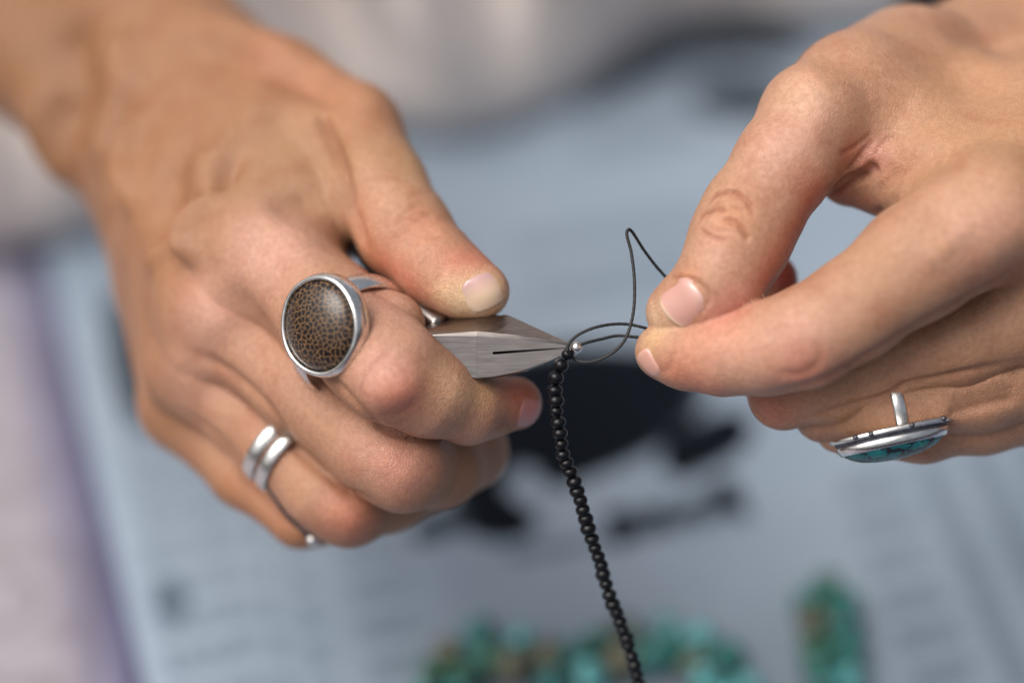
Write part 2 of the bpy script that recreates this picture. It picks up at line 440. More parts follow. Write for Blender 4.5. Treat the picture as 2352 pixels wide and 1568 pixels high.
# the hand holding the pliers (left in the picture); rows are (x, y, depth, radius mm)
HL = dict(tone=TAN, gain=1.6, kp=7.0, kf=0.45, h=1.0,
  palm=[
    [(-330, -190, 150, 21), (240, 215, 103, 18.5)],
    [(-100, -330, 145, 21), (430, 165, 92, 20)],
    [(265, 262, 102, 16.5), (345, 420, 92, 14.5), (392, 640, 78, 12.6), (432, 920, 60, 10.3)],
    [(320, 250, 98, 16.5), (415, 560, 66, 13.5), (452, 830, 46, 11.5)],
    [(380, 240, 92, 18), (450, 480, 60, 15), (500, 710, 38, 12.5)],
    [(450, 220, 86, 18), (530, 400, 60, 16), (610, 585, 30, 13)],
    [(500, 200, 82, 15), (640, 320, 60, 15), (705, 500, 38, 13.0)],
    [(480, 500, 85, 14), (640, 880, 62, 10)],
  ],
  fingers=[
    ([(470, 170, 84, 15.5), (640, 225, 64, 13.5), (795, 312, 46, 12.3), (868, 432, 32, 10.3), (930, 535, 23, 9.8), (1008, 618, 16, 8.4), (1060, 650, 13, 6.9), (1108, 668, 11, 5.7)], 4.0, 3.0),
    ([(610, 590, 30, 12.8), (760, 725, 15, 11.3), (860, 815, 4, 10.6), (900, 852, 0, 10.4), (985, 900, 3, 8.8), (1075, 935, 9, 7.2), (1120, 932, 13, 6.0), (1184, 925, 17, 5.6)], 6.0, 3.0),
    ([(800, 725, 14, 9.0), (898, 748, 8, 7.2)], 1.2, 1.5),
    ([(500, 715, 38, 12.0), (700, 890, 24, 10.2), (865, 1030, 14, 9.6), (925, 1068, 14, 9.3), (1010, 1070, 25, 8.5), (1080, 1035, 38, 8.5)], 6.0, 3.0),
    ([(452, 835, 46, 10.6), (636, 1018, 32, 8.3), (745, 1128, 27, 8.3), (800, 1160, 27, 8.4), (890, 1130, 36, 8.2), (1010, 1075, 48, 8.5)], 6.0, 3.0),
    ([(430, 930, 58, 9.8), (568, 1082, 46, 7.9), (690, 1190, 40, 6.0), (740, 1190, 44, 6.0)], 6.0, 3.0),
  ],
  spots=[
    ([(0, 60), (60, 200), (100, 350)], 34, (0.24, 0.12, 0.055), 0.7),  # forearm darkened in the tone, in place of a vignette
    ([(620, 600), (760, 725), (895, 850), (1080, 930)], 11, FT, 0.75), ([(600, 830), (760, 960), (920, 1080)], 9, FT, 0.7), ([(500, 900), (640, 1050), (790, 1180)], 8, FT, 0.6), ([(880, 440), (940, 540), (1020, 630), (1100, 680)], 11, FT, 0.8), ([(640, 420), (700, 330)], 14, (0.40, 0.24, 0.14), 0.6),
    ([(300, 480), (370, 650)], 15, BROWN, 0.35), ([(640, 120), (860, 270)], 9, (0.50, 0.24, 0.14), 0.5),
    ([(912, 905)], 5.5, RED, 0.75), ([(845, 640), (960, 760)], 5, PINK, 0.4), ([(870, 850)], 6, PINK, 0.6), ([(925, 1085)], 6, RED, 0.5), ([(900, 1060)], 9, PINK, 0.5),
    ([(805, 1195)], 6, RED, 0.5), ([(620, 560)], 11, PINK, 0.55), ([(480, 720)], 9, PINK, 0.6), ([(440, 860)], 8, PINK, 0.35),
    ([(985, 520)], 6, (0.60, 0.27, 0.16), 0.5), ([(880, 600), (1000, 705)], 4, RED, 0.55), ([(1050, 610), (1110, 590)], 4.5, RED, 0.6),
    ([(1050, 690), (1120, 680)], 5.5, (0.80, 0.58, 0.36), 0.8), ([(1165, 700)], 3, RED, 0.5),
    ([(1100, 905)], 4.2, YEL, 0.28), ([(1020, 870), (1060, 900)], 4.0, (0.70, 0.46, 0.27), 0.4), ([(1195, 905)], 5.5, RED, 0.75),
    ([(820, 500), (860, 600)], 4, (0.52, 0.2, 0.11), 0.5), ([(1000, 1000), (1100, 1010)], 5, PINK, 0.3),
    ([(980, 1150)], 9, BROWN, 0.3), ([(440, 960), (560, 1085), (690, 1190)], 7, FT, 0.5), ([(540, 1120), (690, 1220)], 5, (0.50, 0.22, 0.11), 0.5),
    ([(950, 380)], 10, (0.62, 0.38, 0.20), 0.5), ([(850, 700)], 5, PINK, 0.4),
  ],
  strokes=[  # tendons, veins and folds: (polyline, width mm, height mm, darkening)
    ([(270, 130), (285, 200), (265, 280), (250, 330)], 6, 2.2, 0), ([(90, 270), (115, 330), (140, 370)], 7, 2.6, 0), ([(165, 120), (180, 200), (160, 260)], 6, -2.0, 0.04),
    ([(340, 250), (300, 330), (300, 430), (315, 520)], 3.4, 3.0, 0), ([(340, 180), (290, 250), (265, 350), (255, 480), (240, 560)], 4.0, -2.4, 0.04),
    ([(560, 320), (520, 400), (478, 450), (420, 520), (350, 580)], 3.0, -3.2, 0.08), ([(480, 455), (460, 510), (452, 570)], 3.6, 3.8, 0), ([(360, 590), (400, 560), (430, 560)], 3.5, 1.8, 0),
    ([(600, 250), (530, 330), (470, 380)], 5.0, 1.3, 0), ([(430, 300), (400, 400), (390, 480), (400, 540)], 5.0, -1.6, 0.03),
    ([(400, 20), (500, 60), (620, 110), (720, 140)], 6, 2.0, 0), ([(370, 80), (480, 105), (600, 130), (700, 175), (790, 225), (850, 265)], 6.5, -3.2, 0.10),
    ([(715, 240), (745, 300), (785, 390), (806, 490), (850, 590)], 1.9, -2.5, 0.25), ([(790, 300), (850, 400), (890, 480)], 5, 0.8, 0),
    ([(700, 815), (770, 876), (864, 968), (940, 1000), (1040, 1012)], 1.3, -0.8, 0.08), ([(430, 800), (512, 843), (605, 922), (680, 1025), (793, 1119), (870, 1150)], 1.6, -1.0, 0.07),
    ([(400, 925), (512, 1016), (587, 1110), (652, 1180), (715, 1222)], 1.5, -1.0, 0.08), ([(480, 700), (500, 730)], 5.5, 1.6, 0), ([(425, 840), (450, 860)], 5, 1.2, 0), ([(900, 1060), (925, 1080)], 4.0, 0.8, 0), ([(780, 1180), (800, 1190)], 4, 0.7, 0),
    ([(620, 540), (660, 570)], 6, 1.0, 0),
    ([(905, 530), (925, 500), (955, 470), (985, 465)], 0.9, -0.30, 0.10), ([(905, 560), (935, 520), (970, 495), (1000, 492)], 0.9, -0.32, 0.10),
    ([(930, 575), (965, 545), (1020, 540)], 0.9, -0.28, 0.08), ([(940, 455), (965, 445), (1000, 440)], 0.8, -0.2, 0.06), ([(915, 545), (950, 508), (990, 480)], 0.7, 0.15, 0),
    ([(835, 930), (832, 890), (850, 850), (880, 820), (905, 812)], 0.7, -0.22, 0.10), ([(845, 900), (852, 865), (880, 835)], 0.6, -0.15, 0.06), ([(935, 885), (932, 850), (905, 822)], 0.7, -0.18, 0.08),
    ([(870, 955), (920, 945), (955, 910)], 1.2, -0.2, 0.05), ([(880, 905), (925, 895)], 4.0, 0.6, 0),
    ([(600, 500), (680, 470), (760, 470)], 4.0, -1.0, 0.05), ([(600, 560), (640, 600), (640, 660)], 5, -0.7, 0.03),
    ([(1140, 985), (1160, 970), (1178, 985)], 0.9, -0.4, 0.12), ([(520, 640), (580, 720), (660, 800)], 4, -0.8, 0.04),
  ])
# the hand pinching the cord (right in the picture)
HR = dict(tone=TANR, kp=8.0, kf=0.45, h=0.9,
  palm=[
    [(1985, 212, 20, 11.0), (2125, 212, 42, 16.0), (2330, 160, 66, 21), (2620, 20, 95, 25)],
    [(2150, 250, 30, 14), (2330, 330, 26, 18), (2560, 280, 60, 24)],
    [(2275, 498, -8, 12.0), (2370, 400, 8, 14.5), (2500, 250, 50, 20)],
    [(2440, 640, 4, 14), (2560, 420, 40, 22)],
    [(2460, 790, 14, 13), (2600, 560, 55, 22)],
    [(2430, 880, 22, 12), (2620, 700, 60, 20)],
    [(1960, 330, 14, 8.5), (2080, 330, 16, 12.5), (2200, 400, 10, 12.5)],
    [(1950, 410, 16, 5.0), (2055, 405, 14, 7.2), (2150, 430, 6, 10)],
  ],
  fingers=[
    ([(2080, 165, 38, 14), (1950, 222, 18, 12.2), (1870, 270, 8, 11.0), (1803, 375, 2, 10.1), (1725, 495, 0, 10.0), (1695, 560, -1, 9.9), (1652, 650, -3, 8.8), (1608, 690, -2, 7.6), (1560, 712, -1, 5.9), (1545, 718, 0, 5.0)], 7.0, 3.0),
    ([(2272, 500, -10, 12.3), (2105, 602, -12, 11.5), (1958, 712, -12, 10.0), (1850, 775, -11, 9.8), (1760, 800, -8, 9.0), (1660, 815, -5, 7.8), (1575, 812, -2, 6.8), (1522, 806, 0, 5.7)], 7.0, 3.0),
    ([(2440, 690, 6, 11.0), (2200, 785, 4, 8.9), (2040, 828, 4, 7.4), (1900, 880, 5, 7.8), (1800, 905, 8, 7.0), (1775, 850, 18, 7.2), (1772, 640, 26, 5.6)], 5.0, 2.0),
    ([(2460, 830, 14, 10.5), (2250, 890, 10, 8.8), (2040, 935, 8, 7.4), (1890, 948, 12, 5.4), (1870, 930, 20, 5.4)], 5.0, 3.0),
    ([(2440, 905, 20, 9.5), (2260, 955, 17, 7.6), (2120, 983, 14, 6.8), (1980, 998, 13, 5.0), (1918, 995, 13, 3.8)], 5.0, 3.0),
  ],
  spots=[
    ([(1850, 210), (1870, 260)], 6, (0.70, 0.45, 0.33), 0.55), ([(1800, 330)], 9, PINK, 0.45), ([(1900, 165)], 7, (0.56, 0.27, 0.15), 0.4),
    ([(1870, 440), (1830, 520), (1760, 630)], 4.5, RED, 0.6), ([(1680, 500)], 5, (0.54, 0.24, 0.12), 0.55), ([(1640, 560)], 5, PINK, 0.4),
    ([(1690, 690), (1650, 725)], 4.0, (0.66, 0.25, 0.20), 0.6), ([(1580, 640)], 3, (0.60, 0.26, 0.14), 0.5),
    ([(1510, 735)], 4.0, PALE, 0.8), ([(1600, 790), (1690, 770)], 4.5, (0.64, 0.27, 0.17), 0.5), ([(1500, 775)], 3.0, YEL, 0.4),
    ([(1560, 860), (1620, 890)], 5, RED, 0.5), ([(1700, 850)], 10, PINK, 0.35), ([(1820, 815), (1840, 780)], 8, PINK, 0.5), ([(1840, 860)], 6, RED, 0.5),
    ([(1795, 630)], 6, (0.55, 0.09, 0.07), 0.8), ([(1770, 945)], 6, RED, 0.5), ([(2000, 355)], 4, (0.66, 0.33, 0.28), 0.6),
    ([(1950, 345)], 3, RED, 0.45), ([(1920, 450), (1990, 470)], 4, (0.64, 0.24, 0.15), 0.5), ([(2260, 520)], 10, PINK, 0.45),
    ([(2352, 300)], 22, (0.46, 0.25, 0.12), 0.5), ([(2200, 180)], 14, (0.50, 0.26, 0.14), 0.4), ([(2030, 1000)], 5, BROWN, 0.25),
    ([(2100, 1030)], 5, (0.46, 0.21, 0.10), 0.4), ([(2250, 860)], 10, BROWN, 0.25),
  ],
  strokes=[
    ([(1538, 662), (1552, 641), (1585, 640), (1618, 660), (1628, 690), (1606, 726)], 0.5, -0.4, 0.12), ([(1528, 650), (1545, 630), (1590, 628), (1632, 655), (1640, 690)], 0.8, 0.25, 0),
    ([(1780, 240), (1830, 195), (1880, 185)], 0.9, -0.25, 0.05), ([(1770, 290), (1820, 240), (1860, 225)], 0.8, -0.2, 0.05), ([(1900, 190), (1960, 200), (2010, 230)], 0.9, -0.3, 0.05),
    ([(1730, 907), (1875, 878), (2000, 812), (2103, 749), (2207, 691), (2352, 617)], 1.5, -0.8, 0.08), ([(1793, 973), (2020, 912), (2083, 882), (2165, 865), (2352, 824)], 1.1, -0.8, 0.16), ([(2165, 957), (2250, 935), (2352, 912)], 1.3, -0.8, 0.14),
    ([(2270, 500), (2300, 540)], 7, 1.3, 0), ([(1650, 530), (1700, 520)], 4, 0.3, 0),
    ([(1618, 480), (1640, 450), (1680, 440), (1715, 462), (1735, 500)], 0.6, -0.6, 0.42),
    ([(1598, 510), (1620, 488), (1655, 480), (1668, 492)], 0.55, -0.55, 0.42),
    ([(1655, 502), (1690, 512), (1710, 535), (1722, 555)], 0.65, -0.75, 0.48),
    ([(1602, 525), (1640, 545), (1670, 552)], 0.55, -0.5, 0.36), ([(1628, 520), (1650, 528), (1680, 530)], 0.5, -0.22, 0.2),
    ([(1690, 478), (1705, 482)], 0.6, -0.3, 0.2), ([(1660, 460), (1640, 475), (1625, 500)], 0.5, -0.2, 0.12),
    ([(1895, 440), (1935, 420), (1990, 395), (2020, 375)], 1.5, -1.6, 0.12), ([(1900, 452), (1950, 428), (1998, 398)], 0.5, -0.7, 0.5),
    ([(1935, 400), (1965, 370), (1985, 345), (2020, 310)], 0.8, -0.55, 0.22), ([(1925, 355), (1960, 340), (2010, 300)], 0.7, -0.4, 0.15),
    ([(2000, 360), (2030, 330), (2070, 305)], 0.8, -0.4, 0.12), ([(1980, 380), (2010, 350)], 2.0, 0.8, 0),
    ([(2020, 420), (2080, 375), (2160, 360), (2230, 390)], 2.5, -0.9, 0.05), ([(2010, 450), (2060, 400), (2130, 385)], 1.2, -0.5, 0.06),
    ([(2050, 470), (2150, 430), (2220, 460)], 3, 0.8, 0), ([(1850, 200), (1880, 240), (1870, 280)], 4.5, 1.0, 0),
    ([(1860, 165), (1920, 150), (2000, 165)], 3.5, -0.6, 0.03), ([(1980, 530), (2000, 500), (2030, 480)], 1.0, -0.6, 0.1),
    ([(2140, 60), (2250, 90), (2352, 150)], 5, -1.4, 0.03), ([(2280, 480), (2330, 560), (2352, 640)], 6, -1.0, 0),
    ([(2230, 500), (2180, 560), (2110, 610)], 2.2, 0.45, 0), ([(1780, 850), (1820, 860), (1860, 850), (1880, 830)], 1.2, -0.3, 0.08),
    ([(1870, 780), (1885, 810), (1880, 840)], 1.0, -0.25, 0.07), ([(2140, 905), (2250, 880), (2352, 850)], 2.6, 0.5, 0),
    ([(1735, 940), (1760, 965)], 0.9, -0.3, 0.1), ([(2170, 935), (2260, 910), (2352, 890)], 1.8, -0.6, 0.06),
    ([(1520, 860), (1540, 840), (1545, 800)], 0.8, -0.35, 0.08),
  ])

person = empty('person', W(1176, -300, 330), 'person in a pale loose shirt stringing black beads, both bare hands raised over a newspaper', 'person')
bvs = {}
for key, H, lab in (('L', HL, 'tanned hand closed around the pliers, wearing two silver rings'), ('R', HR, 'hand pinching the black cord between thumb and forefinger')):
    V, F, tone, bv = build_flesh(H); bvs[key] = bv
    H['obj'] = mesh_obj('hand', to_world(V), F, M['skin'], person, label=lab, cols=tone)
nail(HR['obj'], bvs['R'], 1568, 690, -0.80, 0.60, 9.5, 9.0, roll=0.0, label='pink thumbnail pressed on the cord', tip=(0.66, 0.46, 0.32), base=(0.56, 0.30, 0.25), tipat=0.8, moon=0.4, lift=0.2)
nail(HR['obj'], bvs['R'], 1490, 838, -0.62, -0.55, 6.5, 5.0, tip=(0.60, 0.34, 0.27), base=(0.56, 0.30, 0.24), lift=0.1, label='pink nail of the forefinger')
nail(HL['obj'], bvs['L'], 1108, 668, 0.42, 0.9, 8.0, 9.0, tip=(0.70, 0.49, 0.35), base=(0.53, 0.32, 0.30), tipat=-0.6, soft=0.7, lift=0.05, proud=0.36, label='pink thumbnail')
nail(HL['obj'], bvs['L'], 1214, 950, 0.80, 0.30, 6.5, 7.0, tip=(0.46, 0.20, 0.18), base=(0.44, 0.185, 0.17), lift=0.05, label='pink nail of the curled forefinger')

# ------------------------------------------------------------------ ring with a big speckled cabochon
rg = empty('ring', W(780, 745, 10), 'big silver ring with round dark speckled stone on the forefinger holding the pliers', 'ring')
nz = dirW(-0.56, -0.03, -0.82); X, Y, Z = frame(nz, dirW(0, 1, 0))
M['palmwood'] = palmwood_material(X, Y)
cen = W(757, 746, -2.0); R0 = 10.3
V, F = lathe([(0, -0.4), (R0-.2, -0.4), (R0+.15, 0.0), (R0+.1, 2.2), (R0-.25, 3.5), (R0-.6, 3.9), (R0-1.1, 3.85), (R0-1.3, 3.3), (R0-1.3, 2.0)], cen, X, Y, Z, 1.03, 0.99, 96,
             lambda a, h: 0.006*math.sin(5*a+h))
mesh_obj('bezel', V, F, M['silver'], rg)
V, F = lathe([(0.01, 6.1), (2, 6.0), (4, 5.75), (6, 5.2), (7.6, 4.4), (8.6, 3.7), (9.0, 2.8), (9.1, 2.0)][::-1], cen, X, Y, Z, 1.03, 0.99, 96)
mesh_obj('stone', V, F, M['palmwood'], rg)
ax = C3(895, 850, 0) - C3(610, 590, 28); axw = dirW(*ax)
V, F = band(W(806, 768, 12.0), axw, dirW(0, 0, -1), 12.9, 5.0, 1.0, bulge=0.25)
mesh_obj('band', V, F, M['silver'], rg)

# ------------------------------------------------------------------ double band ring with a thin tail
r2 = empty('ring', W(640, 1060, 30), 'double silver band ring with a thin dark tail, worn next to the little finger', 'ring')
ax = C3(745, 1130, 27) - C3(620, 1020, 32); axw = dirW(*ax)
for (x, y, d, lab) in ((636, 1022, 31.3, None), (664, 1047, 30.2, None)):
    V, F = band(W(x, y, d), axw, dirW(0, 0, -1), 8.5, 3.0, 0.8, bulge=0.15)
    mesh_obj('band', V, F, M['silver'], r2)
tp = spline([W(598, 1095, 26), W(625, 1128, 28), W(660, 1180, 31), W(700, 1218, 32), W(716, 1238, 32)], 8)
V, F = tube(tp, 0.75, 10); mesh_obj('tail', V, F, M['silver_dark'], r2)
def ball(c, r, seg=20, sq=1.0, ax=(0, 0, 1)):
    X, Y, Z = frame(np.asarray(ax, float), np.array([.31, .52, .11]))
    return lathe([(max(1e-3, r*math.sin(math.pi*i/(seg//2))), -r*sq*math.cos(math.pi*i/(seg//2))) for i in range(seg//2+1)], np.asarray(c, float), X, Y, Z, seg=seg)
V, F = ball(W(717, 1238, 31), 1.3); mesh_obj('tail_bead', V, F, M['silver'], r2)

# ------------------------------------------------------------------ turquoise ring on the other hand
r3 = empty('ring', W(2045, 965, 4), 'silver ring with long turquoise stone seen edge-on below the pinching hand', 'ring')
pl, pr = W(1904, 1013, 1.0), W(2184, 952, 1.0)
nz = dirW(0.215, 0.97, -0.02)*-1; nz = dirW(-0.215*-1, -0.97, 0.02) if False else dirW(-(-61*0+0)*0 - 0.215, -0.97, -0.07)
lx = (pr-pl)/np.linalg.norm(pr-pl); X, Y, Z = frame(dirW(0.0, -1, -0.07) - lx*np.dot(dirW(0.0, -1, -0.07), lx), lx)
cen = (pl+pr)/2; a = np.linalg.norm(pr-pl)/2
def oval(prof, wob=None): return lathe(prof, cen, X, Y, Z, a, a*0.62, 96, wob)
V, F = oval([(0.0, -0.1), (0.97, -0.1), (1.0, 0.15), (1.0, 0.75), (0.985, 1.0), (0.93, 1.05), (0.90, 0.9)]); mesh_obj('back_plate', V, F, M['silver'], r3)
V, F = oval([(0.94, 0.9), (0.925, 1.3), (0.90, 1.9), (0.91, 2.1)]); mesh_obj('groove', V, F, M['silver_dark'], r3)
V, F = oval([(0.88, 1.8), (0.915, 2.0), (0.90, 2.8), (0.875, 3.6), (0.85, 3.75), (0.82, 3.6)], lambda t, h: 0.006*math.sin(9*t)*(h > 1.9)); mesh_obj('bezel', V, F, M['silver'], r3)
V, F = oval([(0.84, 3.3), (0.80, 4.0), (0.70, 4.9), (0.55, 5.7), (0.35, 6.25), (0.15, 6.5), (0.001, 6.55)]); mesh_obj('stone', V, F, M['turq'], r3)
for t in (0.62, 0.38, -0.28, -0.83):
    th = -math.acos(t*-1) if True else 0
    p = cen + X*a*1.0*(-t) + Y*a*0.62*math.sqrt(1-t*t)*(-1 if np.dot(Y, FWD) > 0 else 1) + Z*0.45
    V, F = ball(p, 0.62, 12); mesh_obj('rim_dot', V, F, M['silver_dark'], r3)
axw = dirW(*(C3(2040, 935, 8) - C3(2250, 890, 10)))
V, F = band(W(2046, 936, 8), axw, dirW(0, 0, -1), 7.85, 2.7, 0.75, bulge=0.02)
mesh_obj('band', V, F, M['silver'], r3)

# ------------------------------------------------------------------ pliers
pliers = empty('pliers', W(1100, 800, 6), 'small steel chain-nose pliers with dark grips gripping the end of the black bead strand', 'pliers')
def loft(secs, cap=True):
    V = [p for s in secs for p in s]; m = len(secs[0]); F = []
    for i in range(len(secs)-1):
        for k in range(m):
            l = (k+1) % m; F.append((i*m+k, i*m+l, (i+1)*m+l, (i+1)*m+k))
    if cap: F.append(tuple(range(m))[::-1]); F.append(tuple((len(secs)-1)*m+k for k in range(m)))
    return V, F
def jaw_part(name, pts0, pts1, n=8, curve=0.0, parent=pliers):
    A = np.array([W(*p) for p in pts0]); B = np.array([W(*p) for p in pts1]); secs = []
    cA, cB = A.mean(0), B.mean(0)
    for i in range(n+1):
        t = i/n; s = A*(1-t) + B*t; c = s.mean(0); s = c + (s-c)*(1 + curve*math.sin(math.pi*t)); secs.append(s)
    V, F = loft(secs)
    o = mesh_obj(name, V, F, M['steel'], parent, smooth=False)
    # local x along the tool so that the brushing follows it
    b = o.modifiers.new('bevel', 'BEVEL'); b.width = 0.00018; b.segments = 2; b.limit_method = 'ANGLE'; b.angle_limit = math.radians(20)
    return o
def head(name, secs, inner=None):
    V, F = loft([[W(*p) for p in q] for q in secs])
    o = mesh_obj(name, V, F, M['steel'], pliers, smooth=False)
    if inner is not None:                       # dark inner faces stand in for the shade inside the slit
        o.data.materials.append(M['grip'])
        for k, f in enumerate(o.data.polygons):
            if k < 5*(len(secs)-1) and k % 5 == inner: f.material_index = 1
    return o
# sections run from the joint to the tip; points: inner front, lower edge of the ridge, ridge, top back, inner back
A = np.array([[1096, 812.5, 0.6], [1096, 771, 0.6], [1098, 760, 1.05], [1166, 722, 9], [1152, 806, 11]], float)
B = np.array([[1314, 797.2, 0.1], [1314, 794, 0.1], [1313, 790.5, .5], [1308, 787, 1.6], [1309, 797, 1.7]], float)
secs = []
for t, g in ((0, 0), (.16, 0), (.17, 3.2), (.45, 2.5), (.75, 1.6), (1, 0.4)):
    q = A*(1-t) + B*t; q[0, 1] -= g; q[1, 1] -= 3*math.sin(math.pi*t); q[2, 1] -= 4*math.sin(math.pi*t); secs.append(q)
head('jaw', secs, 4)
A = np.array([[1096, 812.6, 0.6], [1152, 806, 11], [1152, 850, 9], [1124, 867, 3.0], [1096, 867, 0.6]], float)
B = np.array([[1314, 797.3, 0.1], [1309, 797, 1.7], [1308, 803, 1.4], [1311, 805, .7], [1314, 804, 0.1]], float)
secs = []
for t, g in ((0, 0), (.16, 0), (.17, 3.2), (.45, 2.5), (.75, 1.6), (1, 0.4)):
    q = A*(1-t) + B*t; q[0, 1] += g; q[1, 1] += 0.1; q[2:, 1] += 13*math.sin(math.pi*t**.9)*np.array([1, 1, 1]); secs.append(q)
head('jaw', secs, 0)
head('box_joint', [[(960, 770, 0.9), (962, 758, 2.5), (1010, 728, 16), (1010, 850, 14), (1002, 850, 0.9)],
                   [(1095.6, 771, 0.62), (1097.6, 760, 1.07), (1165, 722, 9.1), (1150, 851, 9.2), (1095.6, 867.2, 0.62)]])
for path, rr in (([(1010, 750, 11), (965, 716, 14), (915, 655, 20), (862, 590, 27), (800, 500, 42)], (2.6, 2.6, 3.4, 3.4, 3.4)),
                 ([(1010, 790, 14), (960, 780, 20), (880, 740, 30), (780, 700, 42), (700, 650, 55)], (2.6, 2.8, 3.6, 3.8, 3.8))):
    pp = spline([W(*p) for p in path], 6)
    V, F = tube(pp[:10], np.linspace(rr[0], 2.3, 10), 14); h = mesh_obj('handle', V, F, M['steel'], pliers)
    V, F = tube(pp[8:], np.linspace(3.2, 3.6, len(pp)-8), 16); mesh_obj('grip', V, F, M['grip'], h)
V, F = ball(W(862, 575, 19), 1.5); mesh_obj('rivet', V, F, M['steel'], pliers)

# ------------------------------------------------------------------ black bead strand on cord
strand = empty('bead_strand', W(1285, 830, 0), 'strand of small matte black beads on black cord hanging from the pliers', 'necklace')
cl = [(1305, 812, 0), (1289, 836, 0), (1277, 868, 0), (1277, 900, .5), (1279, 950, 1), (1286, 1000, 2), (1295, 1050, 4), (1320, 1110, 6), (1345, 1190, 9),
      (1368, 1260, 12), (1390, 1330, 15), (1415, 1405, 18), (1440, 1470, 21), (1463, 1550, 24), (1480, 1640, 27), (1490, 1720, 30)]
P = spline([W(*p) for p in cl], 12)
sl = np.r_[0, np.cumsum(np.linalg.norm(np.diff(P, axis=0), axis=1))]
bm = None; s = 0.0; i = 0; meshes = []
while s < sl[-1] - 1:
    p = np.array([np.interp(s, sl, P[:, k]) for k in range(3)]); q = np.array([np.interp(s+.5, sl, P[:, k]) for k in range(3)])
    t = (q-p)/np.linalg.norm(q-p)
    if i < 6:
        V, F = ball([0, 0, 0], 1.62, 20, 0.80 + 0.04*i % .1, (0, 0, 1)); me_o = mesh_obj('bead', V, F, M['black_bead'], strand, origin=(0, 0, 0)); meshes.append(me_o.data)
    else:
        me_o = bpy.data.objects.new('bead', meshes[i % 6]); SC.collection.objects.link(me_o); me_o.parent = strand
    tt = t + rng.normal(0, 0.14, 3); me_o.rotation_euler = Vector(tt).to_track_quat('Z', 'Y').to_euler()
    me_o.location = Vector(p + rng.normal(0, 0.12, 3))*MM - strand.location
    k = (1.12 if i == 2 else 0.98) + rng.uniform(-.11, .10); me_o.scale = (k, k, k*rng.uniform(.94, 1.06))
    s += (2.35 if i > 2 else 2.7) * (0.97 + rng.uniform(-.04, .05)); i += 1
def cord(name, pts, r=0.33):
    pp = spline([W(*p) for p in pts], 14)
    V, F = tube(pp, r*(1 + 0.10*np.sin(np.arange(len(pp))*1.9)), 10); return mesh_obj(name, V, F, M['cord'], strand)
V, F = tube(P, 0.3, 8); mesh_obj('cord', V, F, M['cord'], strand)
cord('cord', [(1303, 806, -1.5), (1306, 790, -1.5), (1330, 767, -1.5), (1375, 749, -1), (1430, 743, 0), (1480, 752, 0), (1520, 770, 2), (1600, 770, 4)])
cord('cord', [(1318, 797, 0), (1345, 787, 0), (1385, 777, 1), (1420, 770, 1.5), (1470, 774, 1), (1530, 776, 2), (1600, 772, 4)])
cord('cord', [(1312, 818, 1), (1330, 829, 0), (1362, 829, -1), (1400, 814, -1.5), (1428, 790, -1.5), (1445, 757, -1), (1456, 705, 0), (1457, 640, 1), (1450, 580, 2), (1440, 540, 2.5), (1443, 527, 3), (1453, 533, 4), (1480, 575, 6), (1515, 620, 8), (1548, 650, 9), (1620, 690, 13), (1745, 683, 24), (1775, 686, 26)])
V, F = ball(W(1324, 797, -0.6), 1.25, 16); mesh_obj('crimp_bead', V, F, M['silver'], strand)
V, F = ball(W(1318, 806, 0.4), 0.9, 12); mesh_obj('crimp_bead', V, F, M['silver'], strand)

# ------------------------------------------------------------------ newspaper, print, cloth, table
hu = onplane(1700, 1145) - onplane(1430, 1210); U = hu/np.linalg.norm(hu); Vv = np.array([-U[1], U[0], 0.0])
e0, e1 = onplane(118, 640), onplane(330, 1568)
Vv = (e0-e1)/np.linalg.norm(e0-e1); U = np.array([Vv[1], -Vv[0], 0.0])
PO = e1.copy()
def pap(u, v, z=0.0): return PO + U*u + Vv*v + np.array([0, 0, z])
def wave(u, v): return 2.2 + 1.0*math.sin(u*0.021+1)*math.cos(v*0.017) + 0.5*math.sin(v*0.045+u*0.02)
def uv(x, y):
    p = onplane(x, y, 2.2) - PO; return float(p @ U), float(p @ Vv)
def paper_material():
    m, t, p = mat('newsprint'); co = objco(t)
    n = node(t, 'ShaderNodeTexNoise', Scale=14.0, Detail=4.0); t.links.new(co, n.inputs['Vector'])
    c = ramp(t, n.outputs['Fac'], [(0.3, (0.21, 0.265, 0.33)), (0.7, (0.265, 0.32, 0.385))]); t.links.new(c, p.inputs['Base Color'])
    p.inputs['Roughness'].default_value = 0.8; p.inputs['Specular IOR Level'].default_value = 0.2
    n2 = node(t, 'ShaderNodeTexNoise', Scale=60.0, Detail=3.0); t.links.new(co, n2.inputs['Vector']); bump(t, p, n2.outputs['Fac'], 0.3, 0.001)
    return m
M['paper'] = paper_material()
paper = empty('newspaper', pap(200, 200, 1), 'open newspaper printed in grey and black lying under the hands', 'newspaper')
nu, nv = 70, 70; Vp = []; us = np.linspace(0, 520, nu); vs = np.linspace(-200, 640, nv)
for a in us:
    for b in vs: Vp.append(pap(a, b, wave(a, b)))
k = len(Vp); Vp = Vp + [p - np.array([0, 0, 1.4]) for p in Vp]; Fp = []
for i in range(nu-1):
    for j in range(nv-1):
        q = i*nv+j; Fp.append((q, q+nv, q+nv+1, q+1)); Fp.append((k+q, k+q+1, k+q+nv+1, k+q+nv))
rim = [j for j in range(nv)] + [i*nv+nv-1 for i in range(1, nu)] + [(nu-1)*nv+j for j in range(nv-2, -1, -1)] + [i*nv for i in range(nu-2, 0, -1)]
for i in range(len(rim)): p, q = rim[i], rim[(i+1) % len(rim)]; Fp.append((p, q, q+k, p+k))
mesh_obj('sheet', Vp, Fp, M['paper'], paper)
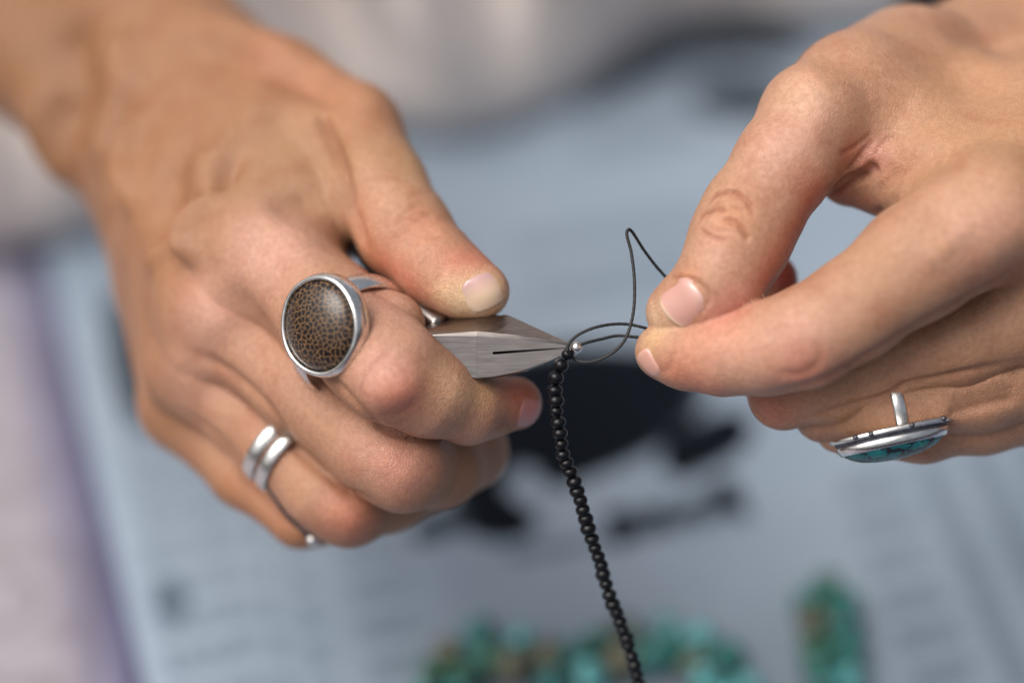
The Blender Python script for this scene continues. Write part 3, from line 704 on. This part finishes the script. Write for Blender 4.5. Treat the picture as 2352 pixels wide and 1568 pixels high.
M['ink'] = plain('grey_ink', (0.08, 0.11, 0.15), 0.8, (200, .2), None); M['black'] = plain('black_ink', (0.004, 0.006, 0.010), 0.9, (200, .3), None, 0.08)
M['ink_soft'] = plain('halftone_ink', (0.09, 0.125, 0.17), 0.8, (200, .2), None)
M['ink_blue'] = plain('dark_halftone_ink', (0.035, 0.045, 0.058), 0.9, (200, .2), None, 0.1)
def quads(name, rects, m, lift=0.12, **kw):       # rects in paper coordinates (u0, v0, u1, v1)
    V = []; F = []
    for (a, b, c, d) in rects:
        n = max(1, int(abs(c-a)/12)); m2 = max(1, int(abs(d-b)/12))
        for i in range(n):
            for j in range(m2):
                x0, x1 = a+(c-a)*i/n, a+(c-a)*(i+1)/n; y0, y1 = b+(d-b)*j/m2, b+(d-b)*(j+1)/m2; q = len(V)
                for (x, y) in ((x0, y0), (x1, y0), (x1, y1), (x0, y1)): V.append(pap(x, y, wave(x, y)+lift))
                F.append((q, q+1, q+2, q+3))
    return mesh_obj(name, V, F, m, paper, **kw)
def blot(name, px, m, lift=0.12, **kw):           # a printed shape: outline given where it lies on the sheet, cut into small cells
    P2 = np.array([uv(*p) for p in spline(list(px)+[px[0]], 5)[:-1]]); c = 1.5
    V = []; F = []
    for u in np.arange(P2[:, 0].min(), P2[:, 0].max(), c):
        for v in np.arange(P2[:, 1].min(), P2[:, 1].max(), c):
            x, y = u + c/2, v + c/2; A_, B_ = P2, np.roll(P2, -1, 0)
            w = ((A_[:, 1] > y) != (B_[:, 1] > y)) & (x < (B_[:, 0]-A_[:, 0])*(y-A_[:, 1])/(B_[:, 1]-A_[:, 1]+1e-9)+A_[:, 0])
            if w.sum() % 2:
                q = len(V)
                for (i, j) in ((u, v), (u+c, v), (u+c, v+c), (u, v+c)): V.append(pap(i, j, wave(i, j)+lift))
                F.append((q, q+1, q+2, q+3))
    return mesh_obj(name, V, F, m, paper, smooth=False, **kw)
def column(x0, y0, x1, y1, wmm, pitch=3.6, m=None, gap=0.0, ragged=0.25):
    a, b = uv(x0, y0), uv(x1, y1); rects = []; L = b[1]-a[1]; n = int(abs(L)/pitch)
    for i in range(n):
        t = i/max(1, n); u = a[0] + (b[0]-a[0])*t; v = a[1] + L*t
        if gap and (i % 5) > 4*(1-gap): continue
        x = u
        end = u + wmm*(1 - (ragged*rng.random() if i % 4 == 3 else 0))
        while x < end:
            w = rng.uniform(2.5, 8); rects.append((x, v, min(end, x+w), v+pitch*.45)); x += w + 1.1
    quads('text_column', rects, m or M['ink'])
for (x0, y0, x1, y1, w_) in ((275, 960, 400, 1640, 17), (445, 1080, 555, 1640, 9), (560, 1150, 650, 1640, 5), (650, 1250, 735, 1640, 5), (790, 1270, 870, 1640, 16)):
    column(x0, y0, x1, y1, w_, m=M['ink_soft'], gap=.45, pitch=2.6)
blot('printed_photo', [(355, 1350), (400, 1335), (435, 1370), (425, 1420), (385, 1430), (355, 1400)], M['ink'])
column(1930, 1110, 2120, 1600, 16, pitch=2.7, gap=.45)
column(2105, 1060, 2330, 1600, 7, pitch=2.6); column(2215, 1030, 2430, 1500, 7, pitch=2.6); column(2330, 1010, 2500, 1400, 9, pitch=2.6)
column(1180, 560, 1240, 720, 60, m=M['ink_soft'], gap=.5); column(1330, 330, 1350, 400, 40, m=M['ink_soft'], gap=.4)
column(1180, 1290, 1200, 1330, 60, m=M['ink_soft']); column(560, 1010, 640, 1130, 20)
blot('printed_photo', [(1070, 860), (1200, 805), (1340, 790), (1500, 800), (1600, 835), (1625, 900), (1570, 985), (1480, 1040), (1360, 1090), (1270, 1115), (1225, 1070), (1180, 1080), (1170, 1130), (1240, 1190), (1190, 1240), (1080, 1230), (1040, 1120), (1040, 980)], M['ink_blue'], lift=0.08)
blot('printed_photo', [(1090, 870), (1215, 815), (1330, 798), (1470, 808), (1575, 838), (1595, 920), (1520, 1005), (1430, 1058), (1340, 1095), (1262, 1112), (1212, 1065), (1168, 1078), (1158, 1125), (1225, 1180), (1190, 1232), (1085, 1222), (1050, 1120), (1062, 1000), (1080, 930)], M['black'])
blot('printed_photo', [(1515, 1060), (1530, 1000), (1610, 955), (1690, 935), (1730, 965), (1715, 1020), (1650, 1060), (1565, 1092)], M['black'])
blot('printed_photo', [(945, 1215), (990, 1180), (1070, 1160), (1090, 1185), (1050, 1225), (960, 1250)], M['ink_blue'])
blot('printed_photo', [(235, 700), (300, 660), (380, 700), (430, 900), (400, 980), (330, 985), (280, 930), (255, 820)], M['ink_blue'])
blot('printed_photo', [(1590, 205), (1700, 180), (1800, 200), (1800, 265), (1700, 280), (1600, 260)], M['ink_blue'])
def headline(x0, y0, x1, y1, n, h, m, seed):      # a row of heavy letter-like marks, too blurred to read
    r = random.Random(seed); a, b = uv(x0, y0), uv(x1, y1); rects = []
    for i in range(n):
        t = i/(n); u = a[0]+(b[0]-a[0])*t; v = a[1]+(b[1]-a[1])*t; w = abs(b[0]-a[0])/n*.82; hh = h*(1.55 if i in (0, n-1) else r.choice((.8, 1, 1)))
        rects += [(u, v-hh/2, u+w*.45, v+hh/2), (u+w*.58, v-hh/2*.9, u+w, v+hh/2*.9), (u, v-hh/2, u+w, v-hh/2+h*.3)]
        if r.random() < .6: rects.append((u, v+hh/2-h*.3, u+w, v+hh/2))
    rects = [(p, q, s_, t_) for p, q, s_, t_ in rects]
    V = []; F = []
    for kk, (p, q, s_, t_) in enumerate(rects):
        c = len(V); z = 0.12 + 0.004*(kk % 7)
        for (x, y) in ((p, q), (s_, q), (s_, t_), (p, t_)): V.append(pap(x, y, wave(x, y)+z))
        F.append((c, c+1, c+2, c+3))
    mesh_obj('headline', V, F, m, paper)
headline(1400, 1212, 1715, 1135, 8, 9.0, M['black'], 3); headline(1170, 1275, 1410, 1225, 9, 3.4, M['ink'], 5)
headline(1560, 1020, 1690, 990, 3, 5.0, M['black'], 6)

for hx_, hy_, hr_ in ((1435, 1197, 36), (1515, 1172, 24), (1600, 1150, 18), (1662, 1115, 30), (1690, 1150, 28)):
    blot('headline', [(hx_+hr_*math.cos(t), hy_+hr_*math.sin(t)*.9) for t in np.linspace(0, 6.28, 9)[:-1]], M['black'], lift=0.16)
def table_material():
    m, t, p = mat('lilac_cloth')
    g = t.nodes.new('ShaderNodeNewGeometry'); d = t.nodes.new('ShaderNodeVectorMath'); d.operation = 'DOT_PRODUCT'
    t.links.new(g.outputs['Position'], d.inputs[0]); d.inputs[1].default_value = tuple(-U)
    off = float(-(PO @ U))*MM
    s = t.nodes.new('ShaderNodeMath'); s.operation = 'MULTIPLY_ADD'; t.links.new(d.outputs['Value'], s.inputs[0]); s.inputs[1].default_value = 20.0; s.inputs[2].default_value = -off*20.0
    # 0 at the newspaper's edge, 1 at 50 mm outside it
    c = ramp(t, s.outputs[0], [(0.0, (0.05, 0.05, 0.115)), (0.06, (0.085, 0.082, 0.16)), (0.17, (0.18, 0.17, 0.245)), (0.42, (0.30, 0.28, 0.31))])  # purple along the paper's edge stands in for a fold's shadow
    nz = node(t, 'ShaderNodeTexNoise', Scale=16.0, Detail=2.0); c = mixc(t, 1.0, c, ramp(t, nz.outputs['Fac'], [(0.36, (0.76, 0.73, 0.73)), (0.60, (1.05, 1.05, 1.06))]), 'MULTIPLY')
    t.links.new(c, p.inputs['Base Color']); p.inputs['Roughness'].default_value = 0.9; p.inputs['Sheen Weight'].default_value = 0.2
    return m
Vt = []; Ft = []; n = 90
xs = np.linspace(-900, 900, n); ys = np.linspace(-420, 1000, n)
for x in xs:
    for y in ys:
        du = (np.array([x, y, 0]) - PO) @ U; dv = (np.array([x, y, 0]) - PO) @ Vv; w = np.clip((-du)/40, 0, 1)
        Vt.append((x, y, w*(3.0*math.sin(dv*.075+du*.03) + 2.0*math.sin(dv*.13-du*.05+1)) - 2.5*(1-w) + (0 if w else -2)))
for i in range(n-1):
    for j in range(n-1): q = i*n+j; Ft.append((q, q+n, q+n+1, q+1))
mesh_obj('tablecloth', Vt, Ft, table_material(), label='pale lilac cloth with a purple stripe of painted shade spread under the newspaper', cat='tablecloth')
tb = [(-950, -450, -8), (950, -450, -8), (950, 1050, -8), (-950, 1050, -8)]
V = tb + [(x, y, -38) for x, y, z in tb]
mesh_obj('table', V, [(0, 1, 2, 3), (7, 6, 5, 4), (0, 4, 5, 1), (1, 5, 6, 2), (2, 6, 7, 3), (3, 7, 4, 0)], plain('table_wood', (0.2, 0.12, 0.07)), smooth=False, kind='structure')

# shirt: loose cloth hanging behind the hands
M['shirt'] = plain('pale_linen', (0.74, 0.66, 0.62), 0.9, (500, .06), (0.4, 0.0004))
hem = [(-700, 470, 240), (-300, 540, 240), (0, 560, 235), (150, 540, 235), (330, 470, 240), (600, 330, 255), (850, 280, 262), (1000, 305, 262), (1150, 285, 262), (1290, 225, 266), (1420, 140, 276), (1540, 62, 290), (1680, 42, 300), (1850, 62, 300), (2050, 30, 300), (2300, -60, 300), (2900, -250, 300)]
hp = spline([onplane(x, y, 9) for x, y, d in hem], 8); Vs = []; nr = 34; nc = len(hp)
for i, p in enumerate(hp):
    for j in range(nr):
        t = j/(nr-1); s_ = i/(nc-1)*60
        fold = 17*math.sin(s_*0.62 + t*9.0 + 1.2*math.sin(t*4)) * min(1, t*5) + 6*math.sin(s_*1.5+t*14) * min(1, t*5)
        Vs.append(p + np.array([fold*.4 + 16*t*math.sin(s_*.4), 12*t + 130*t*t + fold, 4*math.sin(math.pi*min(1, t*8)) + 330*t]))
Fs = [(i*nr+j, (i+1)*nr+j, (i+1)*nr+j+1, i*nr+j+1) for i in range(nc-1) for j in range(nr-1)]
sh = mesh_obj('shirt', Vs, Fs, M['shirt'], person)
so = sh.modifiers.new('thickness', 'SOLIDIFY'); so.thickness = 0.0012

# dark tube added under the hem to stand in for its shadow
M['hem_shade'] = plain('hem_shade_cloth', (0.03, 0.033, 0.042), 0.9, (400, .3))
tp = spline([onplane(*q, 8) for q in ((1340, 235), (1440, 170), (1560, 112), (1680, 95), (1780, 100), (1860, 108))], 8)
V, F = tube(tp, np.interp(np.linspace(0, 1, len(tp)), [0, .3, .6, .8, 1], [1, 3.5, 5.2, 3.5, 1]), 16); mesh_obj('hem_shadow', V, F, M['hem_shade'], person)
# turquoise strands on the paper
cols = [((0.03, 0.11, 0.08), (0.06, 0.22, 0.13), (0.15, 0.30, 0.16)), ((0.03, 0.16, 0.16), (0.05, 0.30, 0.28), (0.13, 0.40, 0.34)), ((0.10, 0.50, 0.56), (0.18, 0.68, 0.70), (0.42, 0.78, 0.72)),
        ((0.10, 0.10, 0.06), (0.22, 0.22, 0.14), (0.32, 0.24, 0.14)), ((0.01, 0.12, 0.10), (0.01, 0.22, 0.18), (0.03, 0.30, 0.24)), ((0.12, 0.14, 0.10), (0.20, 0.22, 0.16), (0.12, 0.26, 0.20))]
TM = [turquoise_material('turquoise_bead_%s' % w, 260.0, *c, 0.05) for w, c in zip(('moss', 'sea', 'sky', 'olive', 'deep', 'sand'), cols)]
def on(x, y, h): p = onplane(x, y, 3+h); return p
def strand_of(label, px, order, rad):
    root = empty('turquoise_strand', on(*px[0], 0), label, 'bead strand', 'turquoise strands on the newspaper')
    P = spline([on(x, y, rad) for x, y in px], 14); sl = np.r_[0, np.cumsum(np.linalg.norm(np.diff(P, axis=0), axis=1))]
    V, F = tube(P, 0.5, 8); mesh_obj('cord', V, F, M['cord'], root)
    s_, i = 0.0, 0; protos = {}; T_ = np.gradient(P, axis=0); S_ = np.cross(T_, [0, 0, 1.0]); S_ /= np.linalg.norm(S_, axis=1)[:, None]; P0, row = P, 0; P = P0 - S_*rad*.78
    while s_ < sl[-1] or row == 0:
        if s_ >= sl[-1]: row, s_, P = 1, rad*.9, P0 + S_*rad*.78
        p = np.array([np.interp(s_, sl, P[:, k]) for k in range(3)]); q = np.array([np.interp(s_+.5, sl, P[:, k]) for k in range(3)])
        m = order[i % len(order)]
        if m not in protos:
            V, F = ball([0, 0, 0], rad, 20, 0.86); V = [v*(1+0.06*math.sin(v[0]*1.3+m)+0.05*math.sin(v[1]*1.7+m)) for v in V]
            o = mesh_obj('bead', V, F, TM[m], root, origin=(0, 0, 0)); protos[m] = o.data
        else: o = bpy.data.objects.new('bead', protos[m]); SC.collection.objects.link(o); o.parent = root
        o.location = Vector(p + rng.normal(0, .25, 3))*MM - root.location
        o.rotation_euler = (Vector((q-p)/np.linalg.norm(q-p))).to_track_quat('Z', 'Y').to_euler(); o.rotation_euler.rotate_axis('Z', rng.uniform(0, 6.28))
        k = rng.uniform(.78, 1.12); o.scale = (k, k, k); s_ += rad*1.72*(k+.02); i += 1
strand_of('chunky turquoise and brown bead strand curving in two humps along the bottom edge', [(1005, 1740), (1015, 1640), (1030, 1550), (1068, 1496), (1120, 1484), (1185, 1502), (1250, 1535), (1330, 1530), (1400, 1494), (1470, 1472), (1545, 1468), (1605, 1498), (1655, 1545), (1700, 1620), (1730, 1720)], [1, 0, 1, 0, 3, 1, 2, 3, 1, 4, 5, 2, 2, 4, 2, 0, 3, 1, 4], 4.9)
strand_of('short green turquoise bead strand lying by itself in the lower right corner', [(1868, 1352), (1900, 1385), (1905, 1440), (1905, 1500), (1918, 1560), (1935, 1640), (1945, 1700)], [0, 4, 1, 4, 2, 1, 0, 4, 3], 4.7)

bd = empty('bracelet', W(2260, -60, 90), 'dark bracelet peeping over the wrist in the upper right corner', 'bracelet')
bp = spline([W(2060, 28, 78), W(2100, 8, 70), W(2160, -25, 62), W(2240, -75, 58), W(2330, -150, 60), W(2420, -260, 70)], 8)
V, F = tube(bp, 2.6, 14); mesh_obj('strap', V, F, M['grip'], bd)
